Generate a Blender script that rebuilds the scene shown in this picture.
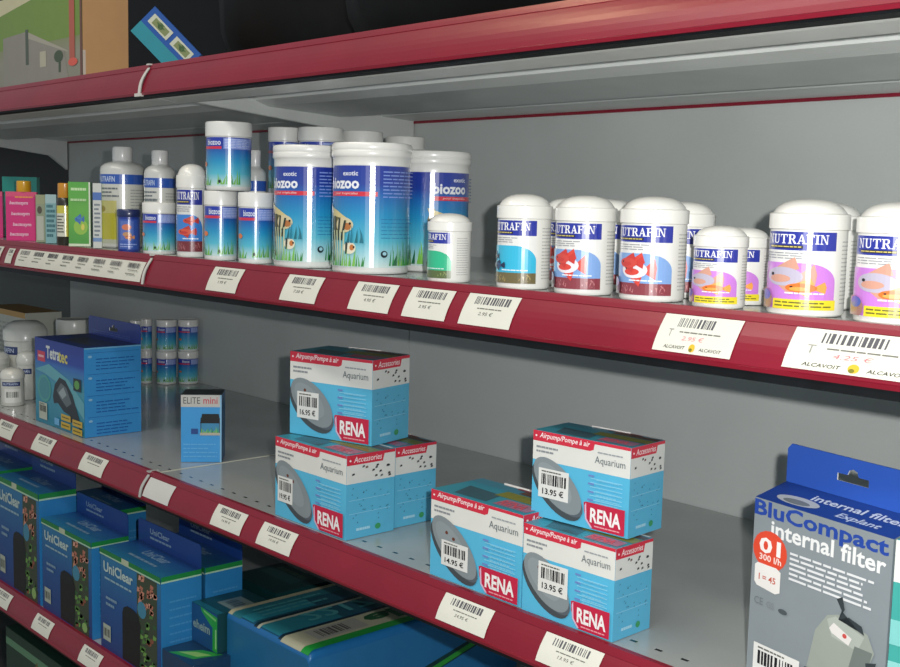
import bpy, math, random
from math import sin, cos, pi, radians, atan2
from mathutils import Vector, Matrix
from mathutils.geometry import tessellate_polygon
SC = bpy.context.scene
COL = SC.collection
for o in list(bpy.data.objects): bpy.data.objects.remove(o)

# ------------------------------------------------------------------ camera
F_PX = 1142.66; YAW = .8252; PITCH = .1104; ROLL = .0239
CAM = Vector((1.3754, -.7346, .0727))
fw = Vector((-sin(YAW)*cos(PITCH), cos(YAW)*cos(PITCH), -sin(PITCH)))
rr = Vector((cos(YAW), sin(YAW), 0)); uu = rr.cross(fw)
R_ = cos(ROLL)*rr + sin(ROLL)*uu; U_ = -sin(ROLL)*rr + cos(ROLL)*uu
cd = bpy.data.cameras.new('camera'); cam = bpy.data.objects.new('camera', cd); COL.objects.link(cam)
cam.matrix_world = Matrix(((R_.x, U_.x, -fw.x, CAM.x), (R_.y, U_.y, -fw.y, CAM.y), (R_.z, U_.z, -fw.z, CAM.z), (0, 0, 0, 1)))
cd.sensor_width = 36; cd.lens = F_PX/900*36; cd.clip_start = .02
SC.camera = cam
# ------------------------------------------------------------------ world, lights, exposure
w = bpy.data.worlds.new('world'); SC.world = w; w.use_nodes = True
w.node_tree.nodes['Background'].inputs[0].default_value = (.82, .92, 1.0, 1)
w.node_tree.nodes['Background'].inputs[1].default_value = .30
def light(name, kind, loc, energy, col, size=None, rot=None):
    d = bpy.data.lights.new(name, kind); d.energy = energy; d.color = col
    if kind == 'AREA': d.shape = 'RECTANGLE'; d.size, d.size_y = size
    elif size: d.shadow_soft_size = size
    o = bpy.data.objects.new(name, d); COL.objects.link(o); o.location = loc
    if rot: o.rotation_euler = rot
    return o
light('camera_flash', 'POINT', CAM + R_*.035 + U_*.021 + fw*.02, 30, (1, .985, .965), .006)
light('ceiling_fluorescent', 'AREA', (.6, -1.3, 1.55), 16, (1, .95, .86), (2.4, .2), (radians(25), 0, 0))
light('warm_ceiling_lamp', 'POINT', (-.20, -.52, 1.26), 9, (1, .72, .42), .10)
SC.view_settings.view_transform = 'Standard'; SC.view_settings.look = 'None'
SC.view_settings.gamma = 1; SC.view_settings.use_curve_mapping = False
SC.view_settings.exposure = 0.22

# ------------------------------------------------------------------ geometry constants (metres)
D = .447; S = .0165
ZT = .246                      # top of the canopy shelf rail
Z1, Z2, Z3 = 0.0, -.2924, -.5895
Z4 = -.89

# ------------------------------------------------------------------ materials
def lin(h):
    if not isinstance(h, str): return h
    h = h.lstrip('#'); v = [int(h[i:i+2], 16)/255 for i in (0, 2, 4)]
    return tuple(x/12.92 if x <= .04045 else ((x+.055)/1.055)**2.4 for x in v)
def mat(name, rough=.4, spec=.5, coat=0., metal=0., bump=0., bscale=200, vary=.05, base=None, vscale=40, coatr=.08):
    m = bpy.data.materials.new(name); m.use_nodes = True; nt = m.node_tree; b = nt.nodes['Principled BSDF']
    tc = nt.nodes.new('ShaderNodeTexCoord')
    nz = nt.nodes.new('ShaderNodeTexNoise'); nz.inputs['Scale'].default_value = vscale; nt.links.new(tc.outputs['Object'], nz.inputs['Vector'])
    mr = nt.nodes.new('ShaderNodeMapRange'); mr.inputs[1].default_value = .3; mr.inputs[2].default_value = .7
    mr.inputs[3].default_value = 1-vary; mr.inputs[4].default_value = 1; nt.links.new(nz.outputs['Fac'], mr.inputs[0])
    vm = nt.nodes.new('ShaderNodeVectorMath'); vm.operation = 'SCALE'
    if base: vm.inputs[0].default_value = lin(base)
    else:
        at = nt.nodes.new('ShaderNodeAttribute'); at.attribute_name = 'Col'; nt.links.new(at.outputs['Color'], vm.inputs[0])
    nt.links.new(mr.outputs[0], vm.inputs['Scale']); nt.links.new(vm.outputs[0], b.inputs['Base Color'])
    b.inputs['Roughness'].default_value = rough; b.inputs['Specular IOR Level'].default_value = spec
    b.inputs['Metallic'].default_value = metal
    b.inputs['Coat Weight'].default_value = coat; b.inputs['Coat Roughness'].default_value = coatr
    if bump:
        n2 = nt.nodes.new('ShaderNodeTexNoise'); n2.inputs['Scale'].default_value = bscale; nt.links.new(tc.outputs['Object'], n2.inputs['Vector'])
        bp = nt.nodes.new('ShaderNodeBump'); bp.inputs['Strength'].default_value = bump; bp.inputs['Distance'].default_value = .001
        nt.links.new(n2.outputs['Fac'], bp.inputs['Height']); nt.links.new(bp.outputs[0], b.inputs['Normal'])
    return m
PRINT = mat('printed_carton', .42, .4, .25, bump=.1, bscale=60)
LABEL = mat('glossy_printed_label', .3, .5, 1., vary=.03, coatr=.17)
PLASTIC = mat('white_moulded_plastic', .35, .5, .6, vary=.03, coatr=.2)
PAPER = mat('matte_paper', .7, .25, vary=.05)
STEEL = mat('grey_painted_steel', .38, .5, .15, bump=.25, bscale=350, vary=.12, vscale=9)
SHELFTOP = mat('glossy_grey_shelf_steel', .24, .6, .4, bump=.12, bscale=120, vary=.12, vscale=9, coatr=.12)
RAIL = mat('burgundy_rail_plastic', .34, .45, .12, bump=.15, bscale=40, vary=.14, vscale=12, coatr=.2)
WALL = mat('grey_back_panel_paint', .5, .4, .0, bump=.35, bscale=260, vary=.10, vscale=5)
BLACK = mat('black_plastic_film', .5, .2, bump=.8, bscale=14, vary=.4)
FLOORM = mat('beige_floor_vinyl', .5, .4, base='#8a8478', vary=.2, vscale=6)

# ------------------------------------------------------------------ mesh builder
class MB:
    def __init__(s): s.v = []; s.f = []; s.c = []; s.layer = 0
    def face(s, pts, col):
        """pts 3D, col one colour or a list per corner"""
        n = len(s.v); s.v += [tuple(p) for p in pts]; s.f.append(tuple(range(n, n+len(pts))))
        if isinstance(col, list): s.c += [lin(x) for x in col]
        else: s.c += [lin(col)]*len(pts)
    def grid(s, rows, col, closed=False):
        """rows: lists of 3D points, shared verts so it shades smooth; col: colour or per-row list"""
        n = len(s.v); k = len(rows[0])
        for i, r in enumerate(rows):
            cc = lin(col[i] if isinstance(col, list) else col)
            for p in r: s.v.append(tuple(p)); s.c.append(cc)
        for i in range(len(rows)-1):
            for j in range(k if closed else k-1):
                a = n+i*k+j; b = n+i*k+(j+1) % k
                s.f.append((a, b, b+k, a+k))
    def lathe(s, prof, col, seg=40, cx=0, cy=0):
        rows = [[(cx+r*cos(2*pi*j/seg), cy+r*sin(2*pi*j/seg), z) for j in range(seg)] for r, z in prof]
        s.grid(rows, col, True)
        for (r, z), flip in ((prof[0], True), (prof[-1], False)):
            if r > 1e-4:
                p = [(cx+r*cos(2*pi*j/seg), cy+r*sin(2*pi*j/seg), z) for j in range(seg)]
                s.face(p[::-1] if flip else p, col[-1] if isinstance(col, list) else col)
    def box(s, x0, y0, z0, x1, y1, z1, col, cols=None):
        P = [(x0,y0,z0),(x1,y0,z0),(x1,y1,z0),(x0,y1,z0),(x0,y0,z1),(x1,y0,z1),(x1,y1,z1),(x0,y1,z1)]
        cols = cols or {}
        for k, q in (('b',(3,2,1,0)),('t',(4,5,6,7)),('f',(0,1,5,4)),('r',(1,2,6,5)),('k',(2,3,7,6)),('l',(3,0,4,7))):
            s.face([P[i] for i in q], cols.get(k, col))
    def extrude_x(s, prof, x0, x1, col):
        """closed (y,z) profile swept along x"""
        n = len(prof)
        for i in range(n):
            a, b = prof[i], prof[(i+1) % n]
            s.face([(x0,)+a, (x1,)+a, (x1,)+b, (x0,)+b], col)
        for x, fl in ((x0, 0), (x1, 1)):
            for t in tessellate_polygon([[Vector((0,)+p) for p in prof]]):
                s.face([(x,)+prof[i] for i in t], col)
    def build(s, name, material, parent=None, loc=None, rotz=None, smooth=True):
        me = bpy.data.meshes.new(name); me.from_pydata(s.v, [], s.f); me.update()
        at = me.color_attributes.new('Col', 'FLOAT_COLOR', 'POINT')
        at.data.foreach_set('color', [x for c in s.c for x in (c[0], c[1], c[2], 1)])
        if smooth: me.shade_smooth(); me.set_sharp_from_angle(angle=radians(38))
        me.materials.append(material)
        o = bpy.data.objects.new(name, me); COL.objects.link(o)
        if parent: o.parent = parent
        if loc: o.location = loc
        if rotz is not None: o.rotation_euler = (0, 0, rotz)
        return o

_tc = {}
def text_polys(body, bold=0., shear=0.):
    k = (body, bold, shear)
    if k in _tc: return _tc[k]
    cu = bpy.data.curves.new('lettering', 'FONT'); cu.body = body; cu.size = 1; cu.offset = bold; cu.shear = shear; cu.resolution_u = 2
    ob = bpy.data.objects.new('lettering', cu); me = bpy.data.meshes.new_from_object(ob)
    P = [[(me.vertices[i].co.x, me.vertices[i].co.y) for i in p.vertices] for p in me.polygons]
    xs = [q[0] for p in P for q in p]; ys = [q[1] for p in P for q in p]
    x0, x1, y0, y1 = min(xs), max(xs), min(ys), max(ys)
    P = [[((x-x0)/(x1-x0), (y-y0)/(y1-y0)) for x, y in p] for p in P]
    bpy.data.objects.remove(ob); bpy.data.curves.remove(cu); bpy.data.meshes.remove(me)
    _tc[k] = P; return P

def _serif():
    st = []; x = 0.
    def stem(a, w, y0=0., y1=1., sf=(1, 1)):
        st.append([(a, y0), (a+w, y0), (a+w, y1), (a, y1)])
        for y, on in ((y0, sf[0]), (y1-.09, sf[1])):
            if on: st.append([(a-.13, y), (a+w+.13, y), (a+w+.13, y+.09), (a-.13, y+.09)])
    def N(x): stem(x+.13, .09); stem(x+.80, .09, sf=(0, 1)); st.append([(x+.12, 1), (x+.34, 1), (x+.89, 0), (x+.74, 0)]); return 1.14
    def U(x):
        stem(x+.13, .22, .22, 1, (0, 1)); stem(x+.78, .1, .22, 1, (0, 1)); st.append([(x+.13, .24), (x+.2, .08), (x+.38, 0), (x+.62, 0), (x+.62, .1), (x+.42, .1), (x+.35, .24)]); st.append([(x+.6, 0), (x+.8, .08), (x+.88, .24), (x+.78, .24), (x+.6, .1)]); return 1.12
    def T(x): stem(x+.36, .22, sf=(1, 0)); st.append([(x, .9), (x+.94, .9), (x+.94, 1), (x, 1)]); st.append([(x, .7), (x+.07, .7), (x+.12, .92), (x, .92)]); st.append([(x+.87, .7), (x+.94, .7), (x+.94, .92), (x+.82, .92)]); return 1.02
    def R(x):
        stem(x+.13, .22); st.append([(x+.3, .91), (x+.6, .91), (x+.7, 1), (x+.3, 1)]); st.append([(x+.56, 1), (x+.8, .94), (x+.86, .74), (x+.8, .55), (x+.56, .46), (x+.62, .6), (x+.64, .74), (x+.62, .88)]); st.append([(x+.3, .46), (x+.6, .46), (x+.6, .55), (x+.3, .55)]); st.append([(x+.45, .5), (x+.66, .5), (x+1.0, 0), (x+.74, 0)]); return 1.04
    def A(x): st.append([(x+.46, 1), (x+.56, 1), (x+.22, 0), (x+.12, 0)]); st.append([(x+.44, 1), (x+.58, 1), (x+.94, 0), (x+.68, 0)]); st.append([(x+.25, .28), (x+.75, .28), (x+.75, .37), (x+.25, .37)]); st.append([(x, 0), (x+.34, 0), (x+.34, .08), (x, .08)]); st.append([(x+.58, 0), (x+1.04, 0), (x+1.04, .08), (x+.58, .08)]); return 1.02
    def F(x): stem(x+.13, .22); st.append([(x+.3, .91), (x+.84, .91), (x+.84, 1), (x+.3, 1)]); st.append([(x+.77, .7), (x+.84, .7), (x+.84, .92), (x+.72, .92)]); st.append([(x+.3, .46), (x+.62, .46), (x+.62, .55), (x+.3, .55)]); st.append([(x+.58, .38), (x+.64, .38), (x+.64, .64), (x+.58, .64)]); return .92
    def I(x): stem(x+.15, .22); return .56
    for g in (N, U, T, R, A, F, I, N): x += g(x)
    W = x-.1
    return [[(a/W, b) for a, b in p] for p in st]
_tc[('NUTRAFIN', .03, 0.)] = _serif()
class Print:
    """paints flat colour shapes of ink on a surface of mesh builder m; fmap(u, v, h) gives the 3D point"""
    STEP = .00009
    def __init__(s, m, fmap, slice_u=None, clip=None, W=1., H=1., k0=1): s.m = m; s.f = fmap; s.su = slice_u; s.k = k0; s.clip = clip; s.W = W; s.H = H
    def _cut(s, p, axis, lim, keep_less):
        o = []
        for i in range(len(p)):
            a, b = p[i], p[(i+1) % len(p)]
            ia = (a[axis] <= lim) if keep_less else (a[axis] >= lim); ib = (b[axis] <= lim) if keep_less else (b[axis] >= lim)
            if ia: o.append(a)
            if ia != ib:
                t = (lim-a[axis])/(b[axis]-a[axis]); o.append(tuple(a[j]+t*(b[j]-a[j]) for j in range(len(a))))
        return o
    def put(s, p, col, k=None):
        """p convex, normalised 0..1 coords"""
        h = s.STEP*(s.k if k is None else k)
        if s.clip:
            for ax, lim, kl in ((0, s.clip[0], False), (0, s.clip[1], True), (1, s.clip[2], False), (1, s.clip[3], True)):
                p = s._cut(p, ax, lim, kl)
                if len(p) < 3: return
        p = [(x*s.W, y*s.H)+tuple(c) for x, y, *c in [tuple(q) for q in p]]
        parts = [p]
        if s.su:
            lo = min(q[0] for q in p); hi = max(q[0] for q in p); parts = []
            i0 = math.floor(lo/s.su); i1 = math.floor(hi/s.su)
            for i in range(i0, i1+1):
                q = s._cut(s._cut(p, 0, i*s.su, False), 0, (i+1)*s.su, True) if i0 != i1 else p
                if len(q) > 2: parts.append(q)
        for q in parts:
            if abs(sum(q[i][0]*q[(i+1) % len(q)][1]-q[(i+1) % len(q)][0]*q[i][1] for i in range(len(q)))) < 1e-10: continue
            cc = [tuple(c[2:5]) for c in q] if len(q[0]) > 2 else col
            s.m.face([s.f(c[0], c[1], h) for c in q], cc)
    def rect(s, u0, v0, u1, v1, col): s.put([(u0,v0),(u1,v0),(u1,v1),(u0,v1)], col); s.k += 1
    def grad(s, u0, v0, u1, v1, stops):
        for (t0, c0), (t1, c1) in zip(stops, stops[1:]):
            a, b = v0+(v1-v0)*t0, v0+(v1-v0)*t1; c0, c1 = lin(c0), lin(c1)
            s.put([(u0,a)+c0, (u1,a)+c0, (u1,b)+c1, (u0,b)+c1], None)
        s.k += 1
    def poly(s, pts, col):
        for t in tessellate_polygon([[Vector((x*s.W, y*s.H, 0)) for x, y in pts]]): s.put([pts[i] for i in t], col)
        s.k += 1
    def ell(s, cx, cy, rx, ry, col, rot=0, n=20, a0=0, a1=360):
        """rx, ry are fractions of the width and of the height"""
        P = []
        for i in range(n+(a1-a0 != 360)):
            a = radians(a0+(a1-a0)*i/n); x, y = rx*s.W*cos(a), ry*s.H*sin(a)
            X, Y = x*cos(rot)-y*sin(rot), x*sin(rot)+y*cos(rot); P.append((cx+X/s.W, cy+Y/s.H))
        if a1-a0 == 360: s.put(P, col)
        else: s.poly(P, col); return
        s.k += 1
    def text(s, body, u0, v0, u1, v1, col, bold=.02, shear=0., slope=0.):
        for p in text_polys(body, bold, shear): s.put([(u0+x*(u1-u0), v0+y*(v1-v0)+x*slope) for x, y in p], col)
        s.k += 1
    def lines(s, u0, v0, u1, v1, n, col, fill=.45, seed=1, ragged=.35):
        R = random.Random(seed); st = (v1-v0)/n
        for i in range(n):
            y = v1-(i+.7)*st; x = u0; end = u1-(u1-u0)*R.random()*ragged
            while x < end:
                L = (u1-u0)*R.uniform(.08, .22); s.put([(x,y),(min(x+L,end),y),(min(x+L,end),y+st*fill),(x,y+st*fill)], col); x += L+(u1-u0)*.02
        s.k += 1
    def bars(s, u0, v0, u1, v1, col='#1c1c20', seed=1, n=26):
        R = random.Random(seed); x = u0; st = (u1-u0)/n
        while x < u1-st:
            ww = st*R.choice((.4, .6, 1.0, 1.3)); s.put([(x,v0),(x+ww,v0),(x+ww,v1),(x,v1)], col); x += ww+st*R.choice((.4, .5, .9))
        s.k += 1
    def weeds(s, u0, u1, v0, hgt, n, seed=1, cols=('#2f8a3c', '#49a84a', '#1f6d46', '#7cc04e')):
        R = random.Random(seed)
        for i in range(n):
            x = u0+(u1-u0)*(i+R.random()*.8)/n; hh = hgt*R.uniform(.45, 1); wd = (u1-u0)/n*.8; lean = R.uniform(-1.2, 1.6)*wd
            s.put([(x-wd*.5,v0),(x+wd*.5,v0),(x+wd*.35+lean*.4,v0+hh*.55),(x+lean,v0+hh),(x-wd*.15+lean*.3,v0+hh*.5)], R.choice(cols))
        s.k += 1
    def fish(s, cx, cy, L, Hh, body, fin, flip=1, tail=None):
        tail = tail or fin; g = lambda pts: [(cx+flip*x*L, cy+y*Hh) for x, y in pts]
        s.poly(g([(.25,.05),(.5,.5),(.55,.1),(.52,-.4),(.25,-.1)]), tail)
        s.poly(g([(-.15,.3),(.2,.75),(.28,.3),(.1,.2)]), fin); s.poly(g([(-.1,-.3),(.15,-.7),(.22,-.25)]), fin)
        s.ell(cx, cy, .34*L, .36*Hh, body)
        s.ell(cx-flip*.05*L, cy-.08*Hh, .2*L, .15*Hh, fin)
        s.ell(cx-flip*.2*L, cy+.08*Hh, .035*L, .06*Hh, '#101014')

def cyl_map(r, a_right):
    """u metres (u = 0 is the right edge of the label, negative to the left), v metres up"""
    return lambda u, v, h: ((r+h)*cos(a_right+u/r), (r+h)*sin(a_right+u/r), v)

# ------------------------------------------------------------------ scene tree helpers
def thing(name, label, cat, loc=(0,0,0), rotz=0, group=None):
    o = bpy.data.objects.new(name, None); o.empty_display_size = .02; COL.objects.link(o)
    o.location = loc; o.rotation_euler = (0, 0, rotz); tag(o, label, cat, group); return o
def tag(o, label, cat, group=None):
    o['label'] = label; o['category'] = cat
    if group: o['group'] = group
    return o
def dup(root, label, loc, rotz=None, scale=None, group=None):
    r = root.copy(); COL.objects.link(r); r.location = loc; r['label'] = label
    if rotz is not None: r.rotation_euler = (0, 0, rotz)
    if scale: r.scale = scale
    if group: r['group'] = group
    for ch in list(root.children):
        c = ch.copy(); COL.objects.link(c); c.parent = r
        for g in list(ch.children):
            d = g.copy(); COL.objects.link(d); d.parent = c
    return r
def struct(o): o['kind'] = 'structure'; return o
def view_angle(x, y): return atan2(CAM.y-y, CAM.x-x)

# ================================================================== SETTING
XL, XR = -2.5, 2.5
m = MB(); m.box(-3.2, -2.6, -1.05, 3.2, .9, -1.0, '#8a8478'); struct(m.build('floor', FLOORM))
def back_panel(x0, x1, z0, z1, col):
    m = MB(); m.box(x0+.0012, D, z0, x1-.0012, D+.012, z1, col); return struct(m.build('wall_back', WALL))
GREY = '#c9cecb'
for x0, x1 in ((-1.25, 0), (0, 1.25), (1.25, 2.5)):
    back_panel(x0, x1, -1.0, .204, GREY)
back_panel(-2.5, -1.25, -1.0, -.06, '#5a625c'); back_panel(-2.5, -1.25, -.06, .204, '#16181a')
m = MB(); m.box(-2.5, D, .207, 2.5, D+.012, .9, '#08080a'); struct(m.build('wall_back', BLACK))
m = MB(); m.box(XL, D-.003, .2, XR, D+.006, .206, '#8f1f33'); o = struct(m.build('trim_1', RAIL))
for k, x in enumerate((-1.25, 0., 1.25)):                     # slotted uprights showing as thin seams
    m = MB(); m.box(x-.0010, D+.004, -1.0, x+.0010, D+.03, .9, '#c3c6bd' if x < -1 else '#777d7c'); struct(m.build('trim_%d' % (k+2), STEEL))

# ------------------------------------------------------------------ shelves
BAYS = ((-2.5, -1.25, 'far left'), (-1.25, 0., 'left'), (0., 1.25, 'right'), (1.25, 2.5, 'far right'))
RED = '#86162b'
def rail_mb(x0, x1, zt, hh):
    m = MB(); s = S
    pr = [(.004, zt+.001), (-.0015, zt+.001), (-.003, zt-.002), (-.0045, zt-.0055)]
    n = 6
    for i in range(n+1):
        t = i/n; pr.append((-.004-(s-.004)*t-.0018*sin(pi*t), zt-.006-(hh-.010)*t))
    pr += [(-s-.002, zt-hh+.003), (-s-.001, zt-hh), (.0, zt-hh), (.004, zt-hh+.004)]
    m.extrude_x(pr, x0+.0004, x1-.0004, RED); return m
def shelf(x0, x1, zt, hh, label, canopy=False):
    t = thing('shelf', label, 'shelf', ((x0+x1)/2, D/2, zt), group='steel shelves of the gondola')
    L = lambda b, nm, mt: b.build(nm, mt, t, loc=(-(x0+x1)/2, -D/2, -zt))
    a, b = x0+.001, x1-.001
    if not canopy:
        m = MB(); m.box(a, .004, zt-.004, b, D-.002, zt-.0005, '#aeb3b1')
        m.box(a, .004, zt-.001, a+.0022, D-.002, zt+.0002, '#d6d6c4')
        P = Print(m, lambda u, v, h: (u, v, zt-.0005+h))
        n = int((b-a)/.0265)
        for i in range(n):                                     # punched slots along the front edge
            u = a+.02+i*.0265
            P.put([(u,.024),(u+.007,.024),(u+.007,.0275),(u,.0275)], '#1b1d1e')
            P.put([(u,.0275),(u+.007,.0275),(u+.007,.0283),(u,.0283)], '#c5c8c6')
        L(m, 'shelf_board', SHELFTOP)
        m = MB(); pr = [(.004, zt-.004), (.004, zt-.022), (.05, zt-.022), (.052, zt-.012), (.16, zt-.012), (.165, zt-.024), (.3, zt-.024), (.305, zt-.012), (D-.03, zt-.012), (D-.028, zt-.022), (D-.003, zt-.022), (D-.003, zt-.004)]
        m.extrude_x(pr, a, b, '#8d9290'); L(m, 'underside', STEEL)
    else:
        m = MB(); m.box(a, .004, zt-.004, b, D-.002, zt-.0005, '#8a8f8e'); L(m, 'shelf_board', STEEL)
        m = MB()
        pr = [(-.001, zt-.004), (-.001, .2065), (.012, .2035), (.040, .200), (.046, .202), (.047, .230), (.150, .230), (.153, .213), (.175, .206), (.300, .2000), (.306, .202), (.308, .212), (.372, .212), (.378, .207), (.440, .2035), (.444, zt-.004)]
        m.extrude_x(pr, a, b, '#dfe3e0'); L(m, 'underside', STEEL)
    # tapering bracket plates at both ends
    for x in (x0+.0035, x1-.0035):
        m = MB(); zz = zt if not canopy else .246
        if canopy: pp = [(.03, .215), (.03, .206), (.29, .183), (.40, .170), (.443, .138), (.443, .215)]
        else: pp = [(.03, zt-.012), (.03, zt-.02), (.29, zt-.05), (.40, zt-.062), (.443, zt-.09), (.443, zt-.012)]
        m.extrude_x(pp, x-.0015, x+.0015, '#d2d6d3'); L(m, 'bracket', STEEL)
    L(rail_mb(x0, x1, zt, hh), 'price_rail', RAIL)
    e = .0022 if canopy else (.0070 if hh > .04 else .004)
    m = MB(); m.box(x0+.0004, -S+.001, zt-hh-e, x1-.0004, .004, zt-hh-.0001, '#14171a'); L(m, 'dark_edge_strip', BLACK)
    return t
nm = {'far left': 'far left bay', 'left': 'left bay', 'right': 'right bay', 'far right': 'bay beyond the right edge'}
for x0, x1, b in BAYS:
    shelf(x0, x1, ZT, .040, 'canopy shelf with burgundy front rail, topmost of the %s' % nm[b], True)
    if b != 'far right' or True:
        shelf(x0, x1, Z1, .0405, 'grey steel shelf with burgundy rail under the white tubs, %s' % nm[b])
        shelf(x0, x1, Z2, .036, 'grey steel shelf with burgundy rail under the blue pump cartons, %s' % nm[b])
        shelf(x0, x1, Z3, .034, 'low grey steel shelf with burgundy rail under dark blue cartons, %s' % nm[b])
m = MB(); m.box(XL, -.01, -1.0, XR, D-.002, Z4, '#4a4e4e'); m.box(XL, -.018, -1.0, XR, -.012, Z4, '#5b1522')
tag(m.build('base_plinth', STEEL), 'dark base shelf of the gondola standing on the floor', 'shelf')

def rail_pt(x, zt, hh, t, off=0.):
    """point on the slanting rail face, t = 0 top, 1 bottom"""
    y = -.004-(S-.004)*t-.0018*sin(pi*t)-.0006-off; return Vector((x, y, zt-.006-(hh-.010)*t))
def price_tag(x0, x1, zt, hh, label, group, price='', red=False, logo=False, seed=1, skew=.0, t0=.0, t1=.92, blank=False, name='price_tag', cells=1, barh=.3):
    xm = (x0+x1)/2; o0 = Vector((xm, -.02, zt-hh/2)); m = MB()
    def f(u, v, h):
        p = rail_pt(x0+u, zt, hh, t0+(t1-t0)*(1-v), h+.0005); p.x += skew*(v-.5); return p-o0
    W = x1-x0; n = 6
    col = '#dcdcd0' if not blank else '#d2d2cd'
    rows = [[f(W*i/8, j/n, 0) for i in range(9)] for j in range(n+1)]; m.grid(rows, col)
    rows = [[f(W*i/8, j/n, -.0004) for i in range(8, -1, -1)] for j in range(n+1)]; m.grid(rows, col)
    P = Print(m, lambda u, v, h: f(u, v, h), W=W)
    if not blank:
        for c in range(cells):
            a = c/cells; b = 1/cells
            P.bars(a+(.22 if logo else .18)*b, .68, a+(.70 if logo else .84)*b, .68+barh*.8, '#5c5c60', seed=seed+c, n=22)
            P.lines(a+.28*b, .5, a+.8*b, .62, 1, '#77776f', seed=seed+c, ragged=.1, fill=.3)
            if price: P.text(price, a+.34*b, .34, a+.62*b, .455, '#dc8088' if red else '#55554f', .0, .15)
            elif cells > 1: P.lines(a+.2*b, .3, a+.7*b, .42, 1, '#8a8a82', seed=seed+c)
            if logo:
                P.text('T', a+.14*b, .42, a+.2*b, .62, '#9a9a94', 0)
                P.text('ALCAVOIT', a+.14*b, .1, a+.42*b, .19, '#3d3d30', .01, .2); P.text('ALCAVOIT', a+.6*b, .1, a+.88*b, .19, '#3d3d30', .01, .2)
                P.ell(a+.51*b, .16, .04*b, .11, '#e0b53a'); P.ell(a+.5*b, .11, .022*b, .05, '#7d7a2c')
    o = m.build(name, PAPER); o.location = o0; tag(o, label, 'price tag', group); return o
G1 = 'price tags on the upper shelf rail'; G2_ = 'price tags on the middle shelf rail'; G3_ = 'price tags on the lowest shelf rail'
MID = [(.162,.228,'1.95 €','small white price tag on upper rail, next to the right of the long strip'),
       (.319,.385,'7.50 €','white price tag on upper rail below the left big fish food tub'),
       (.443,.508,'4.95 €','white price tag on upper rail below the right big fish food tub'),
       (.529,.591,'3.95 €','white price tag on upper rail below the green label dome jar'),
       (.610,.676,'2.95 €','white price tag on upper rail just left of the turquoise label dome jar')]
for i, (a, b, pr, lb) in enumerate(MID): price_tag(a, b, Z1, .0405, lb, G1, pr, seed=11+i, skew=.004)
price_tag(.833, .904, Z1, .0405, 'wide white tag with red price 2.95 € and yellow mark below small purple jar', G1, '2.95 €', True, True, 31, .004)
price_tag(.947, 1.052, Z1, .0405, 'widest white tag with red price 4.25 € below the big purple jars', G1, '4.25 €', True, True, 33, .004)
price_tag(-.42, -.006, Z1, .0405, 'long white label strip with row of barcodes at left of upper rail', G1, '', seed=50, cells=8, name='label_strip', t0=.12, t1=.97)
price_tag(-.462, -.437, Z1, .0405, 'narrow pale tag left of the long label strip on upper rail', G1, '', seed=70, t0=.14, t1=.9, cells=1)
price_tag(-.53, -.485, Z1, .0405, 'grey tag below pink cartons, leftmost on upper rail', G1, '', seed=71, t0=.1, t1=.9)
LOW = [(-.519,-.448,'white price tag on middle rail, leftmost below the white tubs',False),(-.369,-.299,'white price tag on middle rail, under left part of the pump carton with hang tab',False),
       (-.199,-.125,'white price tag on middle rail, between pump carton and the blank tag',False),(-.002,.066,'blank white tag on middle rail with curled plastic cover beside rail joint',True),
       (.171,.238,'white price tag on middle rail, first right of the blank tag',False),(.273,.341,'white price tag on middle rail below the left stack of pump cartons',False),
       (.588,.655,'white tag reading 24.95 € on middle rail below the pump carton with 14.95 sticker',False),(.720,.786,'white tag reading 13.95 € on middle rail at bottom edge of the photo',False)]
for i, (a, b, lb, bl) in enumerate(LOW):
    price_tag(a, b, Z2, .036, lb, G2_, ['9.95 €']*6 and ('', '', '', '', '16.95 €', '19.95 €', '24.95 €', '13.95 €')[i], seed=80+i, blank=bl, skew=.002)
for i, (a, b, lb) in enumerate(((-.545,-.480,'white tag on lowest rail, leftmost in the photo'),(-.381,-.316,'white tag on lowest rail, middle one of three'),(-.21,-.147,'white tag on lowest rail, rightmost at bottom edge'))):
    price_tag(a, b, Z3, .034, lb, G3_, '', seed=95+i)
# curled clear cover by the blank tag and end of the strip; white joint clip on the canopy rail
def rail_clip(x, zt, hh, wd, label, col='#d5d3cc', foot=True):
    m = MB(); o0 = Vector((x, -.01, zt-hh/2)); rows = []
    for i in range(9):
        t = -.08+1.12*i/8; p = rail_pt(x, zt, hh, t, .0012+.0014*sin(pi*i/8)); rows.append([p-o0+Vector((dx, 0, 0)) for dx in (-wd/2, -wd/4, wd/4, wd/2)])
    m.grid(rows, col); m.grid([[q+Vector((0,.0012,0)) for q in r[::-1]] for r in rows], col)
    q = rail_pt(x, zt, hh, 1.05, .001)-o0
    if foot: m.box(q.x-wd*1.3, q.y-.002, q.z-.004, q.x+wd*.9, q.y+.012, q.z, col)
    m.box(-wd/2, .004, hh/2-.0005, wd/2, .020, hh/2+.0014, col)
    o = m.build('rail_clip', PLASTIC); o.location = o0; tag(o, label, 'clip'); return o
rail_clip(-.002, ZT, .040, .007, 'white plastic joint clip on the topmost burgundy rail')
rail_clip(.003, Z1, .0405, .006, 'white plastic clip on upper rail at right end of long label strip', foot=False)
rail_clip(-.008, Z2, .036, .006, 'curled translucent clip at the joint of the middle rail', '#b9bab4', foot=False)

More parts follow.
